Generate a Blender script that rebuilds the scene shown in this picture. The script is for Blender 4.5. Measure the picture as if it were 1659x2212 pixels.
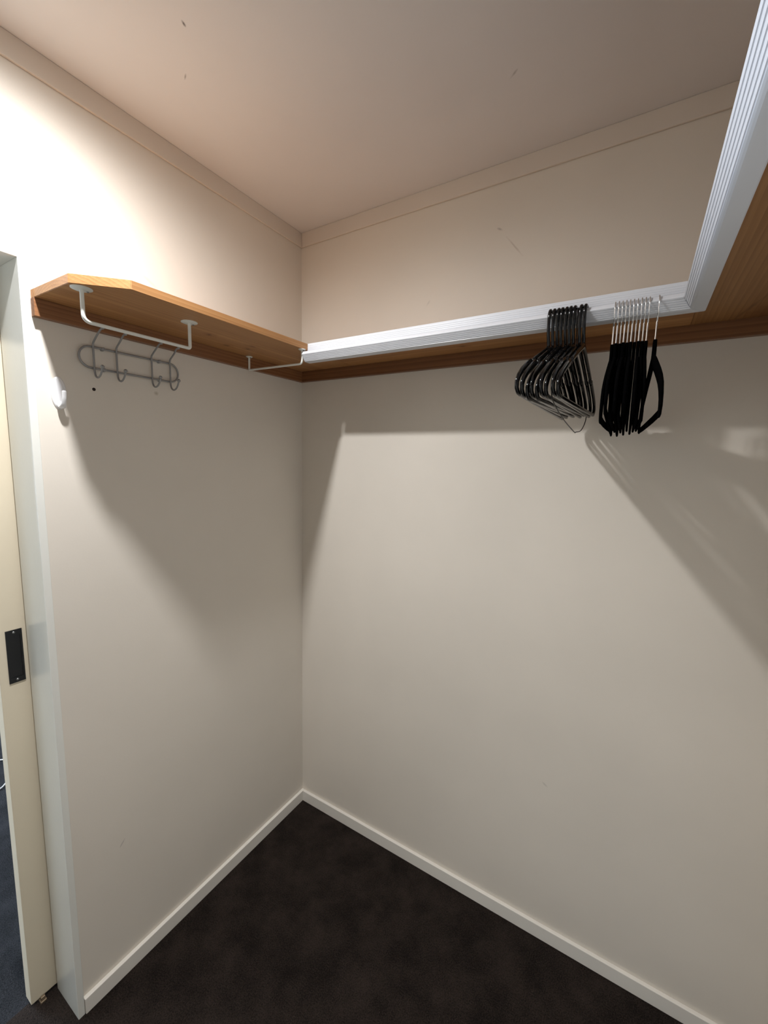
import bpy, bmesh, math, random
from mathutils import Vector, Matrix

# ------------------------------------------------------------------ scene reset
for o in list(bpy.data.objects):
    bpy.data.objects.remove(o)
scene = bpy.context.scene
C = scene.collection

# ------------------------------------------------------------------ camera
cam_d = bpy.data.cameras.new('camera')
cam = bpy.data.objects.new('camera', cam_d)
C.objects.link(cam)
R_ = Vector((0.85229, 0.522586, 0.022482))
U_ = Vector((-0.083547, 0.093577, 0.992100))
F_ = Vector((-0.516354, 0.847436, -0.123415))
cam.matrix_world = Matrix(((R_.x, U_.x, -F_.x, 1.19174),
                           (R_.y, U_.y, -F_.y, -1.29625),
                           (R_.z, U_.z, -F_.z, 1.54007),
                           (0, 0, 0, 1)))
cam_d.sensor_fit = 'HORIZONTAL'
cam_d.sensor_width = 36.0
cam_d.lens = 897.556 / 1659 * 36
cam_d.clip_start = 0.02
scene.camera = cam

# ------------------------------------------------------------------ world, light, exposure
world = bpy.data.worlds.new('world')
scene.world = world
world.use_nodes = True
world.node_tree.nodes['Background'].inputs[0].default_value = (0.6, 0.75, 1.0, 1)
world.node_tree.nodes['Background'].inputs[1].default_value = 0.05

LAMP = Vector((0.382, -0.972, 2.4))          # recessed downlight in the ceiling
LAMP_STRENGTH = 90
ld = bpy.data.lights.new('downlight_beam', 'SPOT')
ld.energy = 72
ld.color = (0.98, 0.985, 1.0)
ld.spot_size = math.radians(174)
ld.spot_blend = 1.0
ld.shadow_soft_size = 0.026
lamp_light = bpy.data.objects.new('downlight_beam', ld)
C.objects.link(lamp_light)

wd = bpy.data.lights.new('window_daylight', 'AREA')   # daylight coming in at the bedroom window
wd.shape = 'RECTANGLE'
wd.size = 1.3
wd.size_y = 1.1
wd.energy = 165
wd.color = (0.68, 0.82, 1.0)
win_light = bpy.data.objects.new('window_daylight', wd)
win_light.location = (-3.12, -1.75, 1.45)
win_light.rotation_euler = (0, math.radians(-90), 0)
C.objects.link(win_light)

vs = scene.view_settings
vs.view_transform = 'Standard'
vs.look = 'None'
vs.exposure = 0.0
vs.gamma = 1.0
vs.use_curve_mapping = False

# ------------------------------------------------------------------ materials
def lin(r, g, b):
    f = lambda v: (v / 255 / 12.92) if v / 255 <= 0.04045 else ((v / 255 + 0.055) / 1.055) ** 2.4
    return (f(r), f(g), f(b), 1)

def new_mat(name, col, rough=0.5, metal=0.0, spec=0.5):
    m = bpy.data.materials.new(name)
    m.use_nodes = True
    nt = m.node_tree
    b = nt.nodes['Principled BSDF']
    b.inputs['Base Color'].default_value = col
    b.inputs['Roughness'].default_value = rough
    b.inputs['Metallic'].default_value = metal
    b.inputs['Specular IOR Level'].default_value = spec
    return m, nt, b

def N(nt, t, **kw):
    n = nt.nodes.new(t)
    for k, v in kw.items():
        setattr(n, k, v)
    return n

def add_bump(nt, b, height, strength, dist):
    bp = N(nt, 'ShaderNodeBump')
    bp.inputs['Strength'].default_value = strength
    bp.inputs['Distance'].default_value = dist
    nt.links.new(height, bp.inputs['Height'])
    nt.links.new(bp.outputs[0], b.inputs['Normal'])

def marked(nt, b, base_socket, marks):
    """marks: (location, rotation, size, colour, strength): small scuffs with a shape of their own"""
    tc = N(nt, 'ShaderNodeTexCoord')
    nz = N(nt, 'ShaderNodeTexNoise')
    nz.inputs['Scale'].default_value = 60
    nt.links.new(tc.outputs['Object'], nz.inputs['Vector'])
    cur = base_socket
    for loc, rot, size, col, st in marks:
        mp = N(nt, 'ShaderNodeMapping', vector_type='TEXTURE')
        mp.inputs['Location'].default_value = loc
        mp.inputs['Rotation'].default_value = rot
        mp.inputs['Scale'].default_value = size
        nt.links.new(tc.outputs['Object'], mp.inputs['Vector'])
        ln = N(nt, 'ShaderNodeVectorMath', operation='LENGTH')
        nt.links.new(mp.outputs[0], ln.inputs[0])
        ad = N(nt, 'ShaderNodeMath', operation='ADD')
        nt.links.new(ln.outputs['Value'], ad.inputs[0])
        nt.links.new(nz.outputs[0], ad.inputs[1])
        mr = N(nt, 'ShaderNodeMapRange')
        mr.inputs['From Min'].default_value = 0.7
        mr.inputs['From Max'].default_value = 1.5
        mr.inputs['To Min'].default_value = st
        mr.inputs['To Max'].default_value = 0
        nt.links.new(ad.outputs[0], mr.inputs['Value'])
        mx = N(nt, 'ShaderNodeMix', data_type='RGBA')
        nt.links.new(mr.outputs[0], mx.inputs['Factor'])
        nt.links.new(cur, mx.inputs[6])
        mx.inputs[7].default_value = col
        cur = mx.outputs[2]
    nt.links.new(cur, b.inputs['Base Color'])

def paint(name, col, rough, bump=0.05, scale=220, marks=(), spec=0.35):
    m, nt, b = new_mat(name, col, rough, spec=spec)
    tc = N(nt, 'ShaderNodeTexCoord')
    nz = N(nt, 'ShaderNodeTexNoise')
    nz.inputs['Scale'].default_value = scale
    nz.inputs['Detail'].default_value = 3
    nt.links.new(tc.outputs['Object'], nz.inputs['Vector'])
    add_bump(nt, b, nz.outputs[0], bump, 0.002)
    big = N(nt, 'ShaderNodeTexNoise')
    big.inputs['Scale'].default_value = 2.2
    big.inputs['Detail'].default_value = 4
    nt.links.new(tc.outputs['Object'], big.inputs['Vector'])
    rp = N(nt, 'ShaderNodeValToRGB')
    rp.color_ramp.elements[0].color = tuple(c * 0.955 for c in col[:3]) + (1,)
    rp.color_ramp.elements[1].color = tuple(min(1, c * 1.03) for c in col[:3]) + (1,)
    rp.color_ramp.elements[0].position = 0.3
    rp.color_ramp.elements[1].position = 0.7
    nt.links.new(big.outputs[0], rp.inputs[0])
    if marks:
        marked(nt, b, rp.outputs[0], marks)
    else:
        nt.links.new(rp.outputs[0], b.inputs['Base Color'])
    return m

WALLC = lin(227, 219, 207)
GREY = lin(120, 112, 105)
R90 = math.pi / 2
M = {}
M['wall_left'] = paint('wall_paint_left', WALLC, 0.55, marks=[
    ((0, -0.7947, 2.0194), (0.5, 0, 0), (0.05, 0.006, 0.012), GREY, 0.45),
    ((0, -0.800, 1.990), (1.2, 0, 0), (0.05, 0.004, 0.014), GREY, 0.25),
    ((0, -0.8093, 1.9646), (-0.3, 0, 0), (0.05, 0.012, 0.004), GREY, 0.30),
    ((0, -0.6036, 2.0117), (-0.5, 0, 0), (0.05, 0.030, 0.006), GREY, 0.18),
    ((0, -0.6004, 1.7143), (0, 0, 0), (0.05, 0.008, 0.007), lin(150, 130, 90), 0.45),
    ((0, -0.7592, 0.4198), (-0.7, 0, 0), (0.05, 0.003, 0.014), GREY, 0.4)])
M['wall_back'] = paint('wall_paint_back', WALLC, 0.55, marks=[
    ((0.7805, 0, 2.2246), (0, 0.5, 0), (0.012, 0.05, 0.004), GREY, 0.4),
    ((0.8242, 0, 2.1699), (0, 0.9, 0), (0.045, 0.05, 0.003), lin(180, 165, 150), 0.5),
    ((0.5537, 0, 2.0551), (0, -0.9, 0), (0.014, 0.05, 0.0035), GREY, 0.16),
    ((1.0192, 0, 0.5358), (0, 0.6, 0), (0.012, 0.05, 0.004), GREY, 0.25)])
M['wall'] = paint('wall_paint', WALLC, 0.55)
M['ceiling'] = paint('ceiling_paint', lin(230, 228, 227), 0.8, bump=0.03, marks=[
    ((0.3373, -0.7082, 2.4), (0, 0, 0.4), (0.0032, 0.008, 0.05), lin(75, 70, 68), 0.8),
    ((0.2303, -0.6354, 2.4), (0, 0, 1.1), (0.0025, 0.012, 0.05), lin(95, 90, 88), 0.6),
    ((0.8804, -0.2714, 2.4), (0, 0, 0.9), (0.0035, 0.016, 0.05), GREY, 0.4)], spec=0.2)
M['trim'] = paint('cornice_paint', lin(222, 212, 200), 0.5)
M['enamel'] = paint('white_enamel', lin(232, 232, 225), 0.16, bump=0.04, scale=90, spec=0.5)
M['base'] = paint('baseboard_enamel', lin(240, 235, 226), 0.25, bump=0.03, spec=0.5)
M['door'] = paint('door_cream_enamel', lin(226, 214, 190), 0.4, bump=0.05, scale=160)

def carpet(name, dark, light):
    m, nt, b = new_mat(name, dark, 0.95, spec=0.1)
    tc = N(nt, 'ShaderNodeTexCoord')
    n1 = N(nt, 'ShaderNodeTexNoise'); n1.inputs['Scale'].default_value = 300; n1.inputs['Detail'].default_value = 5
    n2 = N(nt, 'ShaderNodeTexNoise'); n2.inputs['Scale'].default_value = 9; n2.inputs['Detail'].default_value = 6
    n2.inputs['Roughness'].default_value = 0.65
    for n in (n1, n2):
        nt.links.new(tc.outputs['Object'], n.inputs['Vector'])
    ad = N(nt, 'ShaderNodeMath', operation='MULTIPLY_ADD')
    nt.links.new(n1.outputs[0], ad.inputs[0]); ad.inputs[1].default_value = 0.55
    sc = N(nt, 'ShaderNodeMath', operation='MULTIPLY')
    nt.links.new(n2.outputs[0], sc.inputs[0]); sc.inputs[1].default_value = 0.45
    nt.links.new(sc.outputs[0], ad.inputs[2])
    rp = N(nt, 'ShaderNodeValToRGB')
    rp.color_ramp.elements[0].color = dark
    rp.color_ramp.elements[1].color = light
    rp.color_ramp.elements[0].position = 0.40
    rp.color_ramp.elements[1].position = 0.62
    nt.links.new(ad.outputs[0], rp.inputs[0])
    nt.links.new(rp.outputs[0], b.inputs['Base Color'])
    add_bump(nt, b, n1.outputs[0], 0.9, 0.006)
    return m
M['carpet'] = carpet('charcoal_carpet', (0.0105, 0.0078, 0.0064, 1), (0.042, 0.031, 0.0255, 1))
M['carpet2'] = carpet('slate_carpet', (0.012, 0.0125, 0.014, 1), (0.044, 0.045, 0.050, 1))

def pine(name, axis, centre, knots=(), light=(0.56, 0.295, 0.120, 1), dark=(0.34, 0.150, 0.052, 1), rings=46):
    """solid pine: growth rings around a pith line that runs along the board"""
    m, nt, b = new_mat(name, light, 0.42, spec=0.4)
    tc = N(nt, 'ShaderNodeTexCoord')
    mp = N(nt, 'ShaderNodeMapping')
    s = [1, 1, 1]
    s['XYZ'.index(axis)] = 0.035
    mp.inputs['Scale'].default_value = s
    mp.inputs['Location'].default_value = tuple(-c * k for c, k in zip(centre, s))
    nt.links.new(tc.outputs['Object'], mp.inputs['Vector'])
    wv = N(nt, 'ShaderNodeTexWave', wave_type='RINGS', rings_direction=axis, wave_profile='SAW')
    wv.inputs['Scale'].default_value = rings
    wv.inputs['Distortion'].default_value = 3.0
    wv.inputs['Detail'].default_value = 2
    wv.inputs['Detail Scale'].default_value = 0.5
    nt.links.new(mp.outputs[0], wv.inputs['Vector'])
    mp2 = N(nt, 'ShaderNodeMapping')
    s2 = [260, 260, 260]
    s2['XYZ'.index(axis)] = 7
    mp2.inputs['Scale'].default_value = s2
    nt.links.new(tc.outputs['Object'], mp2.inputs['Vector'])
    fb = N(nt, 'ShaderNodeTexNoise'); fb.inputs['Scale'].default_value = 1; fb.inputs['Detail'].default_value = 3
    nt.links.new(mp2.outputs[0], fb.inputs['Vector'])
    mp3 = N(nt, 'ShaderNodeMapping')
    s3 = [16, 16, 16]
    s3['XYZ'.index(axis)] = 1.2
    mp3.inputs['Scale'].default_value = s3
    nt.links.new(tc.outputs['Object'], mp3.inputs['Vector'])
    lg = N(nt, 'ShaderNodeTexNoise'); lg.inputs['Scale'].default_value = 1; lg.inputs['Detail'].default_value = 2
    nt.links.new(mp3.outputs[0], lg.inputs['Vector'])
    a1 = N(nt, 'ShaderNodeMath', operation='MULTIPLY'); a1.inputs[1].default_value = 0.28
    nt.links.new(wv.outputs['Fac'], a1.inputs[0])
    a2 = N(nt, 'ShaderNodeMath', operation='MULTIPLY_ADD'); a2.inputs[1].default_value = 0.45
    nt.links.new(fb.outputs[0], a2.inputs[0]); nt.links.new(a1.outputs[0], a2.inputs[2])
    a3 = N(nt, 'ShaderNodeMath', operation='MULTIPLY_ADD'); a3.inputs[1].default_value = 0.55
    nt.links.new(lg.outputs[0], a3.inputs[0]); nt.links.new(a2.outputs[0], a3.inputs[2])
    rp = N(nt, 'ShaderNodeValToRGB')
    rp.color_ramp.elements[0].color = light
    rp.color_ramp.elements[1].color = dark
    rp.color_ramp.elements[0].position = 0.36
    rp.color_ramp.elements[1].position = 0.95
    nt.links.new(a3.outputs[0], rp.inputs[0])
    if knots:
        marked(nt, b, rp.outputs[0], knots)
    else:
        nt.links.new(rp.outputs[0], b.inputs['Base Color'])
    add_bump(nt, b, a2.outputs[0], 0.08, 0.001)
    return m

KN = (0.075, 0.026, 0.010, 1)
def knot(x, y, sx, sy, z=1.8815, st=0.85):
    return [((x, y, z), (0, 0, 0.2), (sx, sy, 0.08), KN, st),
            ((x, y, z), (0, 0, 0.2), (sx * 2.6, sy * 2.4, 0.12), (0.26, 0.10, 0.03, 1), st * 0.5)]
M['pine_left'] = pine('pine_shelf_left', 'Y', (0.11, 0, 1.74), knots=
    knot(0.1231, -0.5127, 0.010, 0.011) + knot(0.0725, -0.416, 0.011, 0.013, st=0.7) +
    knot(0.0991, -0.3549, 0.008, 0.010, st=0.9) + knot(0.1355, -0.37, 0.010, 0.016, st=0.6))
M['pine_back'] = pine('pine_shelf_back', 'X', (0, -0.10, 1.76), knots=knot(0.7137, -0.0832, 0.013, 0.009))
M['pine_right'] = pine('pine_shelf_right', 'Y', (1.45, 0, 1.80), rings=34,
                       knots=[((1.362, -0.088, 1.881), (0, 0, 0.195), (0.006, 0.10, 0.05), (0.10, 0.035, 0.012, 1), 0.55), ((1.40, -0.06, 1.881), (0, 0, 0.195), (0.04, 0.12, 0.05), (0.20, 0.075, 0.022, 1), 0.6)],
                       light=(0.42, 0.215, 0.078, 1), dark=(0.25, 0.105, 0.032, 1))
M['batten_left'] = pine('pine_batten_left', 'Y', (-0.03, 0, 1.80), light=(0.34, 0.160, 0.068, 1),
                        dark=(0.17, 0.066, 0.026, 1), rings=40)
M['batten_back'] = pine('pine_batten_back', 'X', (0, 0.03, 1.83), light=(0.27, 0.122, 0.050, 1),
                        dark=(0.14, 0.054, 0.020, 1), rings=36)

M['rail'], _, _ = new_mat('white_plastic_rail', lin(218, 220, 225), 0.32, spec=0.5)
M['rod'], _, _ = new_mat('white_coated_steel', lin(230, 230, 222), 0.35, spec=0.5)
M['screw'], _, _ = new_mat('dull_screw_steel', lin(130, 130, 128), 0.4, metal=0.8)
M['gunmetal'], _, _ = new_mat('grey_coated_wire', lin(150, 150, 150), 0.42, metal=0.3)
M['blackplastic'], _, _ = new_mat('glossy_black_plastic', (0.0035, 0.0035, 0.004, 1), 0.12, spec=0.38)
M['blackpull'], _, _ = new_mat('satin_black_pull', (0.004, 0.004, 0.0045, 1), 0.35, spec=0.4)
M['chrome'], _, _ = new_mat('chrome_wire', (0.82, 0.82, 0.82, 1), 0.16, metal=1.0)
M['darkwire'], _, _ = new_mat('dark_hanger_wire', (0.022, 0.019, 0.018, 1), 0.35, metal=0.5)
M['whiteplastic'], _, _ = new_mat('white_moulded_plastic', lin(238, 238, 240), 0.25, spec=0.5)
M['hole'], _, _ = new_mat('dark_screw_hole', lin(42, 30, 26), 0.9)
M['brass'], _, _ = new_mat('dull_guide_metal', lin(150, 132, 110), 0.45, metal=0.6)
M['glass'], _, gb = new_mat('window_glass', (0.9, 0.95, 1, 1), 0.05)
gb.inputs['Transmission Weight'].default_value = 1.0
m, nt, b = new_mat('black_velvet_flocking', (0.0016, 0.0016, 0.0017, 1), 1.0, spec=0.0)
b.inputs['Sheen Weight'].default_value = 0.004
M['velvet'] = m
m, nt, b = new_mat('downlight_lens', (1, 1, 1, 1), 0.4)
b.inputs['Emission Color'].default_value = (0.97, 0.98, 1.0, 1)
b.inputs['Emission Strength'].default_value = LAMP_STRENGTH
M['lens'] = m

# ------------------------------------------------------------------ builders
def link(name, bm, mat, parent=None, smooth=False, auto=None):
    me = bpy.data.meshes.new(name)
    bmesh.ops.recalc_face_normals(bm, faces=bm.faces[:])
    bm.to_mesh(me)
    bm.free()
    me.materials.append(mat)
    if smooth:
        for p in me.polygons:
            p.use_smooth = True
        if auto:
            me.set_sharp_from_angle(angle=math.radians(auto))
    o = bpy.data.objects.new(name, me)
    C.objects.link(o)
    if parent:
        o.parent = parent
    return o

def tag(o, label, cat, group=None, kind=None):
    o['label'] = label
    if cat: o['category'] = cat
    if group: o['group'] = group
    if kind: o['kind'] = kind
    return o

def thing(name, label, cat, loc=(0, 0, 0), rotz=0, group=None):
    o = bpy.data.objects.new(name, None)
    o.empty_display_size = 0.05
    C.objects.link(o)
    o.location = loc
    o.rotation_euler = (0, 0, rotz)
    return tag(o, label, cat, group)

def structure(o, label):
    o['kind'] = 'structure'
    o['label'] = label
    return o

def bx(bm, x0, x1, y0, y1, z0, z1, bevel=0.0):
    vs_ = [bm.verts.new((x, y, z)) for x in (x0, x1) for y in (y0, y1) for z in (z0, z1)]
    fs = []
    for idx in ((0, 1, 3, 2), (4, 6, 7, 5), (0, 4, 5, 1), (2, 3, 7, 6), (0, 2, 6, 4), (1, 5, 7, 3)):
        fs.append(bm.faces.new([vs_[i] for i in idx]))
    if bevel:
        es = list({e for f in fs for e in f.edges})
        bmesh.ops.bevel(bm, geom=es, offset=bevel, segments=2, affect='EDGES', profile=0.5)
    return bm

def box(name, mat, x0, x1, y0, y1, z0, z1, parent=None, bevel=0.0):
    return link(name, bx(bmesh.new(), x0, x1, y0, y1, z0, z1, bevel), mat, parent)

def prism(bm, pts, z0, z1, bevel=0.0):
    lo = [bm.verts.new((x, y, z0)) for x, y in pts]
    hi = [bm.verts.new((x, y, z1)) for x, y in pts]
    n = len(pts)
    fs = [bm.faces.new(lo[::-1]), bm.faces.new(hi)]
    for i in range(n):
        fs.append(bm.faces.new((lo[i], lo[(i + 1) % n], hi[(i + 1) % n], hi[i])))
    if bevel:
        es = list({e for f in fs for e in f.edges})
        bmesh.ops.bevel(bm, geom=es, offset=bevel, segments=2, affect='EDGES')
    return bm

def smooth_path(pts, sub=6):
    """Catmull-Rom through the points"""
    P = [Vector(p) for p in pts]
    P = [P[0] * 2 - P[1]] + P + [P[-1] * 2 - P[-2]]
    out = []
    for i in range(1, len(P) - 2):
        a, b_, c, d = P[i - 1:i + 3]
        for k in range(sub):
            t = k / sub
            out.append(0.5 * ((2 * b_) + (c - a) * t + (2 * a - 5 * b_ + 4 * c - d) * t * t + (3 * b_ - a - 3 * c + d) * t ** 3))
    out.append(P[-2])
    return out

def fillet(pts, rad, seg=6):
    """polyline with rounded corners; rad per inner corner"""
    P = [Vector(p) for p in pts]
    out = [P[0]]
    for i in range(1, len(P) - 1):
        r = rad[i - 1] if isinstance(rad, (list, tuple)) else rad
        a = (P[i - 1] - P[i]).normalized()
        c = (P[i + 1] - P[i]).normalized()
        s, e = P[i] + a * r, P[i] + c * r
        for k in range(seg + 1):
            t = k / seg
            out.append(s * (1 - t) ** 2 + P[i] * 2 * t * (1 - t) + e * t * t)
    out.append(P[-1])
    return out

def sweep(bm, path, rad, seg=10, closed=False, side=None, flat=1.0, sidew=None):
    """tube along path; rad number or list; side: fixed axis whose half-width is rad*flat"""
    P = [Vector(p) for p in path]
    n = len(P)
    rr = rad if isinstance(rad, (list, tuple)) else [rad] * n
    T = []
    for i in range(n):
        if closed:
            t = P[(i + 1) % n] - P[(i - 1) % n]
        else:
            t = P[min(i + 1, n - 1)] - P[max(i - 1, 0)]
        T.append(t.normalized())
    u = Vector(side) if side else (Vector((0, 0, 1)) if abs(T[0].z) < 0.9 else Vector((1, 0, 0)))
    rings = []
    for i in range(n):
        t = T[i]
        if side:
            u = Vector(side)
        u = (u - t * u.dot(t)).normalized()
        v = t.cross(u)
        ring = []
        for k in range(seg):
            a = 2 * math.pi * k / seg
            ring.append(bm.verts.new(P[i] + u * (math.cos(a) * (sidew if sidew else rr[i] * flat)) + v * (math.sin(a) * rr[i])))
        rings.append(ring)
    m = n if closed else n - 1
    for i in range(m):
        A, B = rings[i], rings[(i + 1) % n]
        for k in range(seg):
            bm.faces.new((A[k], A[(k + 1) % seg], B[(k + 1) % seg], B[k]))
    if not closed:
        bm.faces.new(rings[0][::-1])
        bm.faces.new(rings[-1])
    return bm

def lathe(bm, prof, seg=24, mat=Matrix()):
    """prof: (radius, height) pairs around local z"""
    rings = []
    for r, h in prof:
        if r < 1e-6:
            rings.append([bm.verts.new(mat @ Vector((0, 0, h)))])
        else:
            rings.append([bm.verts.new(mat @ Vector((r * math.cos(2 * math.pi * k / seg), r * math.sin(2 * math.pi * k / seg), h))) for k in range(seg)])
    for A, B in zip(rings, rings[1:]):
        for k in range(seg):
            k2 = (k + 1) % seg
            if len(A) == 1 and len(B) == 1: continue
            if len(A) == 1: bm.faces.new((A[0], B[k], B[k2]))
            elif len(B) == 1: bm.faces.new((A[k], B[0], A[k2]))
            else: bm.faces.new((A[k], B[k], B[k2], A[k2]))
    return bm

def ball(bm, c, r, seg=14):
    pr = [(r * math.sin(math.pi * i / 8), -r * math.cos(math.pi * i / 8)) for i in range(9)]
    return lathe(bm, pr, seg, Matrix.Translation(c))

def band(bm, path, hw, hx):
    """flat ribbon in the local yz plane, half-width hw (list) across, half-thickness hx along x; edges softened"""
    n = len(path)
    rings = []
    hxs = hx if isinstance(hx, (list, tuple)) else [hx] * n
    for i in range(n):
        hx = hxs[i]
        a = Vector(path[max(i - 1, 0)]); c = Vector(path[min(i + 1, n - 1)])
        t = (c - a).normalized()
        nn = Vector((0, -t.z, t.y))
        p = Vector(path[i])
        w = hw[i]
        e = min(0.0022, w * 0.4)
        ring = []
        for sx, sw in ((-1, -(w - e)), (-1, (w - e)), (-0.45, w), (0.45, w), (1, (w - e)), (1, -(w - e)), (0.45, -w), (-0.45, -w)):
            ring.append(bm.verts.new(p + nn * sw + Vector((hx * sx, 0, 0))))
        rings.append(ring)
    for A, B in zip(rings, rings[1:]):
        for k in range(8):
            bm.faces.new((A[k], A[(k + 1) % 8], B[(k + 1) % 8], B[k]))
    bm.faces.new(rings[0][::-1]); bm.faces.new(rings[-1])
    return bm

# ------------------------------------------------------------------ the room shell
H = 2.4
XR = 1.62          # right wall
YF = -2.30         # wall behind the camera
DJ = -0.899        # near edge of the doorway
DE = -1.72         # other side of the doorway
HD = 1.958         # head of the doorway
TW = 0.29          # thickness of the pocket-door wall
# bedroom beyond
BX, BY0, BY1 = -3.2, -3.0, 1.2

structure(box('floor', M['carpet'], -0.15, XR, YF, 0, -0.06, 0), 'dark charcoal carpet covering the closet floor')
structure(box('floor_bedroom', M['carpet2'], BX, -0.15, BY0, BY1, -0.06, 0), 'slate carpet of the room beyond the sliding door')
structure(box('ceiling', M['ceiling'], -0.0, XR, YF, 0, H, H + 0.06), 'plain painted ceiling with small dark scuffs')
structure(box('ceiling_bedroom', M['ceiling'], BX, 0.0, BY0, BY1, H, H + 0.06), 'plain ceiling of the room beyond the door')

bm = bmesh.new()                                   # two leaves with the door pocket between
bx(bm, -0.118, 0, DJ + 0.0170, 0.0, 0, HD + 0.017)
bx(bm, -0.118, 0, DJ + 0.0140, 0.0, HD + 0.017, H)
bx(bm, -TW, -0.176, DJ + 0.014, 0.0, 0, H)
bx(bm, -TW, 0, DE - 0.014, DJ + 0.014, HD + 0.0150, H)
bx(bm, -TW, 0, YF, DE - 0.014, 0, H)
structure(link('wall_left', bm, M['wall_left']), 'cream painted wall with the sliding door opening')
structure(box('wall_back', M['wall_back'], -TW, XR + 0.1, 0, 0.1, 0, H), 'cream painted wall under the ribbed white rail')
structure(box('wall_right', M['wall'], XR, XR + 0.1, YF, 0, 0, H), 'cream painted wall carrying the far shelf')
structure(box('wall_front', M['wall'], -TW, XR + 0.1, YF - 0.1, YF, 0, H), 'cream painted wall facing the back wall')
structure(box('wall_bedroom_left', M['wall'], BX, -TW, BY0 - 0.1, BY0, 0, H), 'side wall of the room beyond the door')
structure(box('wall_bedroom_right', M['wall'], BX, -TW, BY1, BY1 + 0.1, 0, H), 'other side wall of the room beyond the door')
structure(box('wall_bedroom_near', M['wall'], -TW, -TW + 0.1, 0.1, BY1, 0, H), 'return wall of the room beyond the door')
structure(box('wall_bedroom_near_end', M['wall'], -TW, -TW + 0.1, BY0, YF - 0.1, 0, H), 'short end wall of the room beyond the door')
bm = bmesh.new()
WY0, WY1, WZ0, WZ1 = -2.4, -1.1, 0.9, 2.0
bx(bm, BX - 0.12, BX, BY0, WY0, 0, H); bx(bm, BX - 0.12, BX, WY1, BY1, 0, H)
bx(bm, BX - 0.12, BX, WY0, WY1, 0, WZ0); bx(bm, BX - 0.12, BX, WY0, WY1, WZ1, H)
structure(link('wall_bedroom_far', bm, M['wall']), 'window wall of the room beyond the door')
wf = bmesh.new()
for a in ((WY0, WY0 + 0.04, WZ0, WZ1), (WY1 - 0.04, WY1, WZ0, WZ1), (WY0 + 0.04, WY1 - 0.04, WZ0, WZ0 + 0.04), (WY0 + 0.04, WY1 - 0.04, WZ1 - 0.04, WZ1), (-1.77, -1.73, WZ0 + 0.04, WZ1 - 0.04)):
    bx(wf, BX - 0.09, BX - 0.04, *a)
wo = structure(link('window_1', wf, M['enamel']), 'white framed window of the room beyond the door')
box('pane', M['glass'], BX - 0.068, BX - 0.062, WY0 + 0.04, -1.77, WZ0 + 0.04, WZ1 - 0.04, wo)
box('pane', M['glass'], BX - 0.068, BX - 0.062, -1.73, WY1 - 0.04, WZ0 + 0.04, WZ1 - 0.04, wo)

# cornices: flat strips with a softened lower edge
CD, CT = 0.0515, 0.007
structure(box('trim_1', M['trim'], 0, CT, YF, 0, H - CD, H, bevel=0.002), 'flat painted cornice strip above the door wall')
structure(box('trim_2', M['trim'], CT, XR, -CT, 0, H - CD, H, bevel=0.002), 'flat painted cornice strip along the back wall')
structure(box('trim_3', M['trim'], XR - CT, XR, YF, -CT, H - CD, H, bevel=0.002), 'flat painted cornice strip above the right shelf')
structure(box('trim_4', M['trim'], CT, XR - CT, YF, YF + CT, H - CD, H, bevel=0.002), 'flat painted cornice strip on the front wall')

# baseboards
BH, BT = 0.0477, 0.0125
structure(box('baseboard_left', M['base'], 0, BT, DJ + 0.0165, 0, 0, BH, bevel=0.0015), 'low white baseboard along the door wall')
structure(box('baseboard_back', M['base'], BT, XR, -BT, 0, 0, BH, bevel=0.0015), 'low white baseboard along the back wall')
structure(box('baseboard_right', M['base'], XR - BT, XR, YF, -BT, 0, BH, bevel=0.0015), 'low white baseboard along the right wall')

# door lining: reveal boards and head, their edges standing proud of the wall
XA = 0.0085
tr = bpy.data.objects.new('trim_5', None); C.objects.link(tr)
structure(tr, 'glossy white lining around the sliding door opening')
bm = bmesh.new(); bx(bm, -0.122, XA, DJ, DJ + 0.0158, 0, HD + 0.0158, bevel=0.0012)
link('jamb_board', bm, M['enamel'], tr)
bm = bmesh.new(); bx(bm, -TW - 0.006, -0.172, DJ, DJ + 0.0158, 0, HD + 0.0158, bevel=0.0012)
link('jamb_board', bm, M['enamel'], tr)
bm = bmesh.new(); bx(bm, -TW - 0.006, XA, DE - 0.0158, DE, 0, HD + 0.0158, bevel=0.0012)
link('jamb_board', bm, M['enamel'], tr)
bm = bmesh.new(); bx(bm, -0.122, XA, DE, DJ, HD, HD + 0.0158, bevel=0.0012)
link('head_board', bm, M['enamel'], tr)
bm = bmesh.new(); bx(bm, -TW - 0.006, -0.172, DE, DJ, HD, HD + 0.0158, bevel=0.0012)
link('head_board', bm, M['enamel'], tr)

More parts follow.
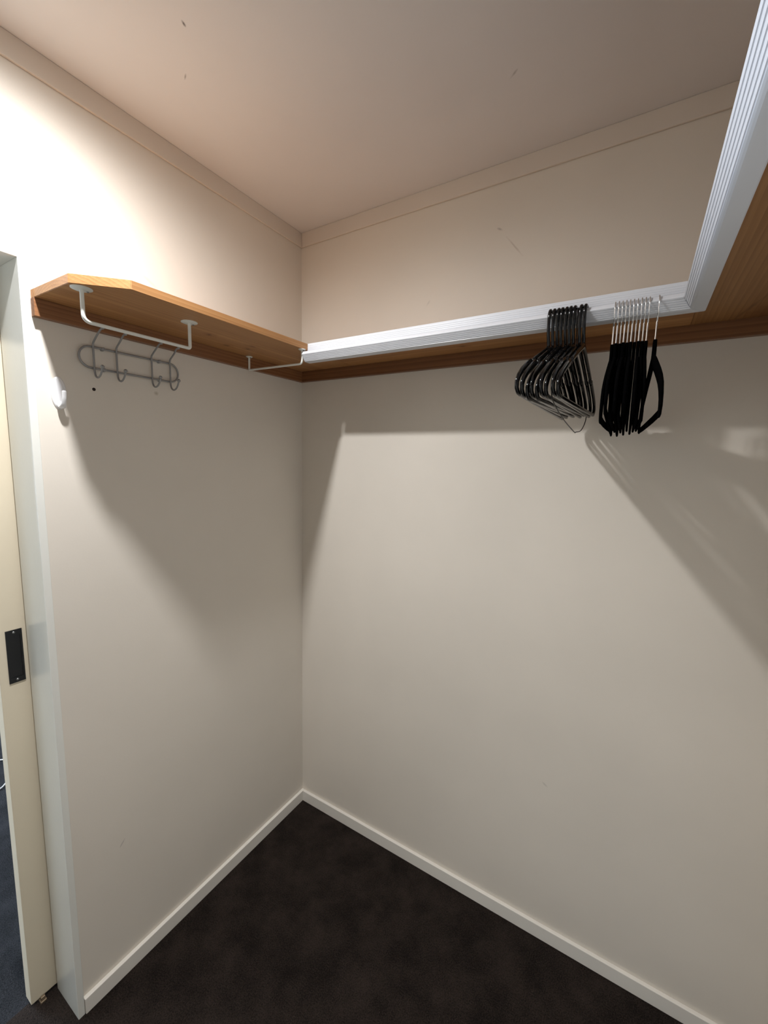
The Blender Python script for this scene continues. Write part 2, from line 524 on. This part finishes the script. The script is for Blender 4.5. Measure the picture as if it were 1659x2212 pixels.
# sliding door, mostly pushed back into its pocket
DX0, DX1 = -0.166, -0.129
dr = bpy.data.objects.new('door_1', None); C.objects.link(dr)
structure(dr, 'cream sliding door pushed back into the wall pocket')
box('door_panel', M['door'], DX0, DX1, -0.957, -0.16, 0.010, HD + 0.008, dr, bevel=0.0015)
def pull(xs):
    s = 1 if xs > -0.147 else -1
    y0, y1, z0, z1 = -0.9395, -0.9065, 0.9535, 1.0925
    f = bmesh.new()
    w = 0.004
    for a in ((y0, y0 + w, z0, z1), (y1 - w, y1, z0, z1), (y0 + w, y1 - w, z0, z0 + 0.014), (y0 + w, y1 - w, z1 - 0.014, z1)):
        xa, xb = sorted((xs, xs + s * 0.0022))
        bx(f, xa, xb, *a)
    o = link('flush_pull', f, M['blackpull'], dr)
    o['label'] = 'black flush pull plate'
    g = bmesh.new()
    xa, xb = sorted((xs, xs + s * 0.0004))
    bx(g, xa, xb, y0 + w, y1 - w, z0 + 0.014, z1 - 0.014)
    link('finger_recess', g, M['blackpull'], o)
    for z in (z0 + 0.007, z1 - 0.007):
        sc = bmesh.new()
        lathe(sc, [(0, 0.0010), (0.0022, 0.0008), (0.003, 0), (0, 0)], 12,
              Matrix.Translation((xs + s * 0.0022, (y0 + y1) / 2, z)) @ Matrix.Rotation(s * R90, 4, 'Y'))
        link('screw', sc, M['screw'], o)
pull(DX1)
bm = bmesh.new()
bx(bm, -0.136, -0.116, -0.940, -0.926, 0, 0.006, bevel=0.001)
bx(bm, -0.126, -0.119, -0.938, -0.928, 0.006, 0.016, bevel=0.001)
tag(link('door_guide', bm, M['brass']), 'small metal floor guide under the sliding door edge', 'door guide')

# screw hole in the plaster
bm = bmesh.new()
lathe(bm, [(0, 0.0004), (0.0035, 0.0004), (0.0042, 0.0)], 12, Matrix.Translation((0, -0.7609, 1.7014)) @ Matrix.Rotation(R90, 4, 'Y'))
link('screw_hole', bm, M['hole'], bpy.data.objects['wall_left'])

# recessed downlight
t = thing('ceiling_downlight', 'round recessed downlight set in the ceiling near the door', 'ceiling light', (LAMP.x, LAMP.y, H - 0.006))
bm = bmesh.new(); lathe(bm, [(0.0325, 0.0045), (0.034, 0.003), (0.046, 0.0035), (0.048, 0.006), (0.0325, 0.006)], 40)
link('bezel', bm, M['rod'], t, smooth=True, auto=40)
bm = bmesh.new(); lathe(bm, [(0, 0.0028), (0.018, 0.0031), (0.0320, 0.0042), (0.0322, 0.006), (0, 0.006)], 32)
link('lens', bm, M['lens'], t)
lamp_light.parent = t
lamp_light.location = (0, 0, -0.009)

# ------------------------------------------------------------------ shelves
ZB, ZT = 1.881, 1.900
s1 = thing('wall_shelf', 'bare pine shelf with a clipped corner beside the sliding door', 'shelf', (0, 0, 1.842))
def at0(o, t_):                                     # parts are modelled in room coordinates
    o.location = -t_.location
    return o
YBK = -0.256
bm = bmesh.new()
prism(bm, [(0, 0), (0, -0.8775), (0.177, -0.8755), (0.2575, -0.794), (0.2620, YBK), (0.2620, 0)], ZB, ZT, bevel=0.0010)
at0(link('board', bm, M['pine_left'], s1), s1)
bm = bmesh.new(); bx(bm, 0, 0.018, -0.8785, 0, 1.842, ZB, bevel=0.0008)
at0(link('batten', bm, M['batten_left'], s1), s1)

YB = -0.255          # front of back shelf board
XB = 1.267           # front of right shelf board
def rail_profile():
    pr = [(0.0, 1.9005), (0.0026, 1.9005), (0.0030, 1.8995)]
    for i in range(4):                              # faint reeds on the upper plate
        z = 1.896 - i * 0.0045
        pr += [(0.0030, z), (0.00325, z - 0.001), (0.00325, z - 0.0022), (0.0030, z - 0.0032)]
    pr += [(0.0030, 1.862), (0.0050, 1.8585), (0.0100, 1.8575), (0.0150, 1.8590), (0.0168, 1.863), (0.0172, 1.8695),
           (0.0190, 1.8725), (0.0215, 1.8730), (0.0240, 1.8718), (0.0290, 1.8660), (0.0308, 1.8632)]
    n = 5
    for i in range(n):                              # ribs down the front of the lip
        z0 = 1.8625 - i * 0.0036
        d0 = 0.0310 - i * 0.0025
        pr += [(d0, z0), (d0 - 0.0015, z0 - 0.0022), (d0 - 0.0026, z0 - 0.0021), (d0 - 0.0032, z0 - 0.0029)]
    pr += [(0.0180, 1.8438), (0.0160, 1.8428), (0.0135, 1.8421), (0.0110, 1.8420), (-0.0060, 1.8420), (-0.0078, 1.8435),
           (-0.0080, 1.8805), (-0.0055, 1.8805), (-0.0055, 1.8450), (0.0, 1.8445)]
    return pr
def rail(name, parent, fA, fB):
    """extrude the rail profile between end functions of (d, z) -> point"""
    pr = rail_profile()
    bm = bmesh.new()
    A = [bm.verts.new(fA(d, z)) for d, z in pr]
    B = [bm.verts.new(fB(d, z)) for d, z in pr]
    n = len(pr)
    for i in range(n):
        j = (i + 1) % n
        bm.faces.new((A[i], A[j], B[j], B[i]))
    bmesh.ops.triangulate(bm, faces=[bm.faces.new(A[::-1]), bm.faces.new(B)])
    o = link(name, bm, M['rail'], parent)
    o['label'] = 'white ribbed plastic hanging rail'
    return o

s2 = thing('wall_shelf', 'pine shelf on the back wall whose white ribbed rail holds the hangers', 'shelf', (0.262, 0, 1.842))
bm = bmesh.new(); bx(bm, 0.2622, XB - 0.0004, YB, 0, ZB, ZT, bevel=0.0008)
at0(link('board', bm, M['pine_back'], s2), s2)
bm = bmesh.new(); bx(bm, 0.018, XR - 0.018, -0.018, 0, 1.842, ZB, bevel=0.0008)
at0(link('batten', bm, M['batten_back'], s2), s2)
g = 0.0007
at0(rail('hanging_rail', s2, lambda d, z: (0.2622, YB - d, z), lambda d, z: (XB - d - g, YB - d, z)), s2)

s3 = thing('wall_shelf', 'pine shelf with white ribbed rail running along the right wall', 'shelf', (XB, 0, 1.842))
bm = bmesh.new(); bx(bm, XB, XR, -2.2, 0, ZB, ZT, bevel=0.0008)
at0(link('board', bm, M['pine_right'], s3), s3)
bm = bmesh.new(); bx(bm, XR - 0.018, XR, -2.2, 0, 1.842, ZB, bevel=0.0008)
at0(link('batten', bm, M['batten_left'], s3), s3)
at0(rail('hanging_rail', s3, lambda d, z: (XB - d, YB - d - g, z), lambda d, z: (XB - d, -2.2, z)), s3)
for o in (s2, s3):                                  # the rails meet the shelf edge
    pass

# ------------------------------------------------------------------ white hanging rods under the bare shelf
def hanging_rod(a, b, drop, radA, radB, fr, rr, label):
    a = Vector(a); b = Vector(b)
    t_ = thing('hanging_rod', label, 'clothes rod', (a.x, a.y, ZB - drop))
    d = b - a
    path = fillet([(0, 0, drop - 0.003), (0, 0, 0), (d.x, d.y, 0), (d.x, d.y, drop - 0.003)], [radA, radB], 8)
    link('rod', sweep(bmesh.new(), path, rr, 12), M['rod'], t_, smooth=True, auto=50)
    for p, sgn in ((Vector((0, 0, 0)), 1), (Vector((d.x, d.y, 0)), -1)):
        bm = bmesh.new()
        lathe(bm, [(0, drop - 0.004), (0.006, drop - 0.004), (fr * 0.75, drop - 0.0032), (fr, drop - 0.0012), (fr, drop), (0, drop)], 28, Matrix.Translation(p))
        f = link('flange', bm, M['rod'], t_, smooth=True, auto=40)
        u = d.normalized()
        q = p + u * (fr * 0.55) * (1 if sgn > 0 else 1)
        bm = bmesh.new()
        lathe(bm, [(0, drop - 0.0055), (0.0022, drop - 0.0052), (0.003, drop - 0.0036), (0, drop - 0.003)], 12, Matrix.Translation(q))
        link('screw', bm, M['screw'], f)
hanging_rod((0.170, -0.8490, 0), (0.173, -0.6073, 0), 0.0650, 0.016, 0.006, 0.0200, 0.0040,
            'long white metal hanging rod under the clipped end of the bare shelf')
hanging_rod((0.021, -0.284, 0), (0.2540, -0.2750, 0), 0.0440, 0.004, 0.012, 0.0115, 0.0034,
            'short white metal hanging rod reaching from the wall to the rail end')

# ------------------------------------------------------------------ wire coat rack
t = thing('coat_rack', 'grey wire coat rack with four hooks screwed to the wall under the shelf', 'coat rack', (0, -0.666, 1.7775))
fr_path = []
yl, yr, zc, rz = -0.7935 + 0.666, -0.538 + 0.666, 0.0, 0.0255
for k in range(13):
    a = math.pi / 2 + math.pi * k / 12
    fr_path.append((0.0085, yl + rz + rz * math.cos(a) * 1.0, zc + rz * math.sin(a)))
for k in range(13):
    a = -math.pi / 2 + math.pi * k / 12
    fr_path.append((0.0085, yr - rz + rz * math.cos(a), zc + rz * math.sin(a)))
link('frame', sweep(bmesh.new(), fr_path, 0.0026, 10, closed=True, side=(1, 0, 0)), M['gunmetal'], t, smooth=True)
for yy, tip in ((-0.763, 0.054), (-0.709, 0.050), (-0.618, 0.052), (-0.565, 0.046)):
    y = yy + 0.666
    pts = smooth_path([(tip + 0.010, y, 0.0625), (tip, y, 0.0600), (0.036, y, 0.0495), (0.0175, y, 0.0365), (0.0135, y, 0.0290), (0.0135, y, 0.010),
                       (0.0135, y, -0.018), (0.0145, y, -0.036), (0.0190, y, -0.046), (0.0280, y, -0.0500), (0.0390, y, -0.0470),
                       (0.0480, y, -0.038), (0.0530, y, -0.028)], 4)
    h = link('hook', sweep(bmesh.new(), pts, 0.0023, 10), M['gunmetal'], t, smooth=True, auto=60)
    bm = bmesh.new(); ball(bm, (0.0535, y, -0.0262), 0.0046)
    link('ball_tip', bm, M['gunmetal'], h, smooth=True)
    bm = bmesh.new(); ball(bm, (tip + 0.011, y, 0.0627), 0.0038)
    link('ball_tip', bm, M['gunmetal'], h, smooth=True)
for y, z in ((-0.738, 0.0255), (-0.592, 0.0255), (-0.738, -0.0255), (-0.592, -0.0255)):
    bm = bmesh.new()
    lathe(bm, [(0.0046, 0.0), (0.0046, 0.006), (0.0040, 0.0115), (0.0022, 0.0125), (0, 0.0125)], 14,
          Matrix.Translation((0, y + 0.666, z)) @ Matrix.Rotation(R90, 4, 'Y'))
    link('mounting_screw', bm, M['gunmetal'], t, smooth=True, auto=40)

# ------------------------------------------------------------------ white stick-on hook
t = thing('adhesive_hook', 'white oval stick-on plastic hook on the wall beside the door frame', 'wall hook', (0, -0.8375, 1.681))
bm = bmesh.new()
prof = [(0, 0.0062), (0.30, 0.0060), (0.62, 0.0053), (0.85, 0.0040), (0.96, 0.0026), (1.0, 0.0010), (1.0, 0.0), (0, 0.0)]
lathe(bm, [(r_ * 0.0162, h) for r_, h in prof], 32,
      Matrix.Scale(2.35, 4, (0, 0, 1)) @ Matrix.Rotation(R90, 4, 'Y'))
link('plate', bm, M['whiteplastic'], t, smooth=True, auto=50)
pts = smooth_path([(0.002, 0, -0.012), (0.0040, 0, -0.0250), (0.0110, 0, -0.0325), (0.0200, 0, -0.0295), (0.0265, 0, -0.0170), (0.0295, 0, -0.0020), (0.0300, 0, 0.0040)], 6)
n = len(pts)
rr = [0.0026 + 0.0012 * math.sin(math.pi * min(1, i / (n * 0.6))) for i in range(n)]
rr[-1] = 0.0012; rr[-2] = 0.0021
bm = bmesh.new()
sweep(bm, pts, rr, 14, side=(0, 1, 0), flat=1.9)
link('hook', bm, M['whiteplastic'], t, smooth=True, auto=60)

# ------------------------------------------------------------------ hangers
CREST = Vector((0, YB - 0.0215, 1.8730))

def plastic_hanger():
    t_ = thing('plastic_hanger', '', 'hanger', CREST)
    hook = smooth_path([(0, 0.0120, -0.0050), (0, 0.0110, 0.0005), (0, 0.0065, 0.0036), (0, 0, 0.0040), (0, -0.0075, 0.0032), (0, -0.0125, -0.0030), (0, -0.0145, -0.0130),
                        (0, -0.0142, -0.030), (0, -0.0110, -0.048), (0, -0.0040, -0.066), (0, 0, -0.078)], 5)
    rr = [0.0036] * len(hook)
    rr[0] = 0.0026
    link('hook', sweep(bmesh.new(), hook, rr, 10, side=(1, 0, 0)), M['blackplastic'], t_, smooth=True, auto=60)
    half = [(0.0, -0.0770), (0.012, -0.0815), (0.03, -0.0905), (0.07, -0.1085), (0.106, -0.1255), (0.1105, -0.1280), (0.1125, -0.1330), (0.1240, -0.1385),
            (0.1255, -0.1350), (0.1300, -0.1360), (0.150, -0.1460), (0.182, -0.1630), (0.199, -0.1765), (0.2070, -0.1885), (0.2060, -0.1990), (0.198, -0.2055), (0.182, -0.2070)]
    rad = [0.0088, 0.0078, 0.0064, 0.0062, 0.0062, 0.0055, 0.0022, 0.0022, 0.0070, 0.0084, 0.0080, 0.0074, 0.0070, 0.0066, 0.0060, 0.0052, 0.0046]
    path = [(0, -y, z) for y, z in half[::-1]] + [(0, y, z) for y, z in half[1:]]
    rads = rad[::-1] + rad[1:]
    link('shoulders', sweep(bmesh.new(), path, rads, 10, side=(1, 0, 0), sidew=0.0036), M['blackplastic'], t_, smooth=True, auto=50)
    bar = [(0, -0.186, -0.2070), (0, -0.09, -0.2075), (0, 0.0, -0.2075), (0, 0.09, -0.2075), (0, 0.186, -0.2070)]
    link('trouser_bar', sweep(bmesh.new(), bar, 0.0046, 10, side=(1, 0, 0), flat=0.75), M['blackplastic'], t_, smooth=True, auto=60)
    return t_

def velvet_hanger():
    t_ = thing('velvet_hanger', '', 'hanger', CREST)
    hook = smooth_path([(0, 0.0120, -0.0060), (0, 0.0105, -0.0005), (0, 0.0050, 0.0011), (0, 0, 0.0012), (0, -0.0060, 0.0002), (0, -0.0110, -0.0085), (0, -0.0122, -0.0180), (0, -0.0105, -0.0290),
                        (0, -0.0040, -0.0400), (0, 0, -0.0470), (0, 0, -0.0600), (0, 0, -0.0860)], 5)
    n_ = len(hook)
    link('hook', sweep(bmesh.new(), hook, [0.0012 if i < n_ - 16 else 0.0017 for i in range(n_)], 8), M['chrome'], t_, smooth=True, auto=60)
    bm_ = bmesh.new()
    head = [(0, 0, -0.0820), (0, 0, -0.0850), (0, 0, -0.0950), (0, 0, -0.1080), (0, 0, -0.1260)]
    band(bm_, head, [0.0060, 0.0100, 0.0120, 0.0130, 0.0180], 0.0032)
    half = [(0.0, -0.1200), (0.04, -0.1350), (0.085, -0.1525), (0.130, -0.1710), (0.165, -0.1870), (0.190, -0.2030), (0.2040, -0.2200), (0.2085, -0.2360), (0.2050, -0.2455), (0.196, -0.2485)]
    hw = [0.0120, 0.0115, 0.0110, 0.0110, 0.0112, 0.0112, 0.0105, 0.0095, 0.0075, 0.0062]
    path = [(0, -y, z) for y, z in half[::-1]] + [(0, y, z) for y, z in half[1:]]
    hx = [0.0032, 0.0032, 0.0031, 0.0030, 0.0028, 0.0027, 0.0025, 0.0024, 0.0024, 0.0024]
    band(bm_, path, hw[::-1] + hw[1:], hx[::-1] + hx[1:])
    link('shoulders', bm_, M['velvet'], t_)
    bar = [(0, -0.200, -0.2470), (0, -0.1, -0.2485), (0, 0, -0.2485), (0, 0.1, -0.2485), (0, 0.200, -0.2470)]
    link('trouser_bar', band(bmesh.new(), bar, [0.0062] * 5, 0.0024), M['velvet'], t_)
    return t_

def dup(root):
    r_ = root.copy(); C.objects.link(r_)
    for ch in list(root.children):
        c = ch.copy(); C.objects.link(c); c.parent = r_
    return r_

def place(o, x, yaw, tilt, dz, lab, grp):
    o.location = (x, CREST.y, CREST.z + dz)
    o.rotation_euler = (tilt, 0, yaw)
    o['label'] = lab
    o['group'] = grp

PX = [0.9945, 1.0032, 1.0118, 1.0198, 1.0284, 1.0366, 1.0448, 1.0572, 1.0656]
PT = [-0.030, -0.012, 0.022, 0.0, 0.030, -0.010, 0.012, -0.008, 0.010]
ORD = ['first', 'second', 'third', 'fourth', 'fifth', 'sixth', 'seventh', 'eighth', 'ninth', 'tenth', 'eleventh']
ph = plastic_hanger()
for i, (x, tl) in enumerate(zip(PX, PT)):
    o = ph if i == 0 else dup(ph)
    k = len(PX) - 1 - i
    lab = ('glossy black plastic hanger, nearest of its bunch to the velvet hangers' if k == 0 else
           'glossy black plastic hanger, outermost of its bunch away from the velvet hangers' if i == 0 else
           'glossy black plastic hanger, %s of its bunch counting from the velvet hangers' % ORD[k])
    place(o, x, -0.054, tl, 0, lab, 'black plastic hangers on the rail')

VX = [1.1205 + 0.0067 * i for i in range(10)] + [1.1962]
VYAW = [0.028] * 10 + [0.072]
VT = [0.035, -0.03, 0.02, -0.035, 0.01, -0.02, 0.03, -0.01, 0.02, 0.03, 0.0]
vh = velvet_hanger()
for i, (x, yw, tl) in enumerate(zip(VX, VYAW, VT)):
    o = vh if i == 0 else dup(vh)
    lab = ('black velvet hanger with chrome hook, twisted outward at the rail corner end' if i == len(VX) - 1 else
           'black velvet hanger with chrome hook, nearest of its row to the plastic hangers' if i == 0 else
           'black velvet hanger with chrome hook, %s of its row counting from the plastic hangers' % ORD[i])
    place(o, x, yw, tl, 0, lab, 'black velvet hangers on the rail')

# thin wire hanger caught among the plastic ones
t = thing('wire_hanger', 'thin bent dark wire hanger hanging lower among the black plastic hangers', 'hanger', (1.0506, CREST.y, CREST.z))
hook = smooth_path([(0, 0.0120, -0.0060), (0, 0.0105, -0.0005), (0, 0.0050, 0.0012), (0, 0, 0.0013), (0, -0.0060, 0.0002), (0, -0.0115, -0.0085), (0, -0.0130, -0.0200),
                    (0, -0.0090, -0.0400), (0, -0.002, -0.062), (0, 0, -0.086)], 5)
link('hook', sweep(bmesh.new(), hook, 0.0012, 8), M['darkwire'], t, smooth=True, auto=60)
body = [(0, 0, -0.086), (-0.002, -0.06, -0.112), (-0.006, -0.13, -0.153), (-0.0095, -0.182, -0.190), (-0.0110, -0.186, -0.2000), (-0.0100, -0.165, -0.217), (-0.004, -0.075, -0.2390),
        (0.0035, 0.050, -0.2570), (0.0060, 0.075, -0.2560), (0.0105, 0.135, -0.2480), (0.0135, 0.183, -0.2250), (0.0130, 0.196, -0.2020), (0.0105, 0.187, -0.178),
        (0.006, 0.13, -0.150), (0.002, 0.06, -0.110), (0, 0, -0.087)]
body = [(-y * -0.054, y, z) for _, y, z in body]
link('frame', sweep(bmesh.new(), smooth_path(body, 5), 0.0011, 8), M['darkwire'], t, smooth=True, auto=60)

# ------------------------------------------------------------------ things on the bedroom floor, glimpsed past the door
cable = smooth_path([(-1.55, -0.78, 0.005), (-1.43, -0.66, 0.005), (-1.37, -0.61, 0.006), (-1.28, -0.64, 0.005), (-1.22, -0.685, 0.005), (-1.19, -0.735, 0.005), (-1.26, -0.84, 0.005), (-1.45, -0.95, 0.005)], 8)
tag(link('charging_cable', sweep(bmesh.new(), cable, 0.0028, 8), M['whiteplastic'], smooth=True, auto=60),
    'pale cable lying on the dark carpet beyond the door', 'cable')
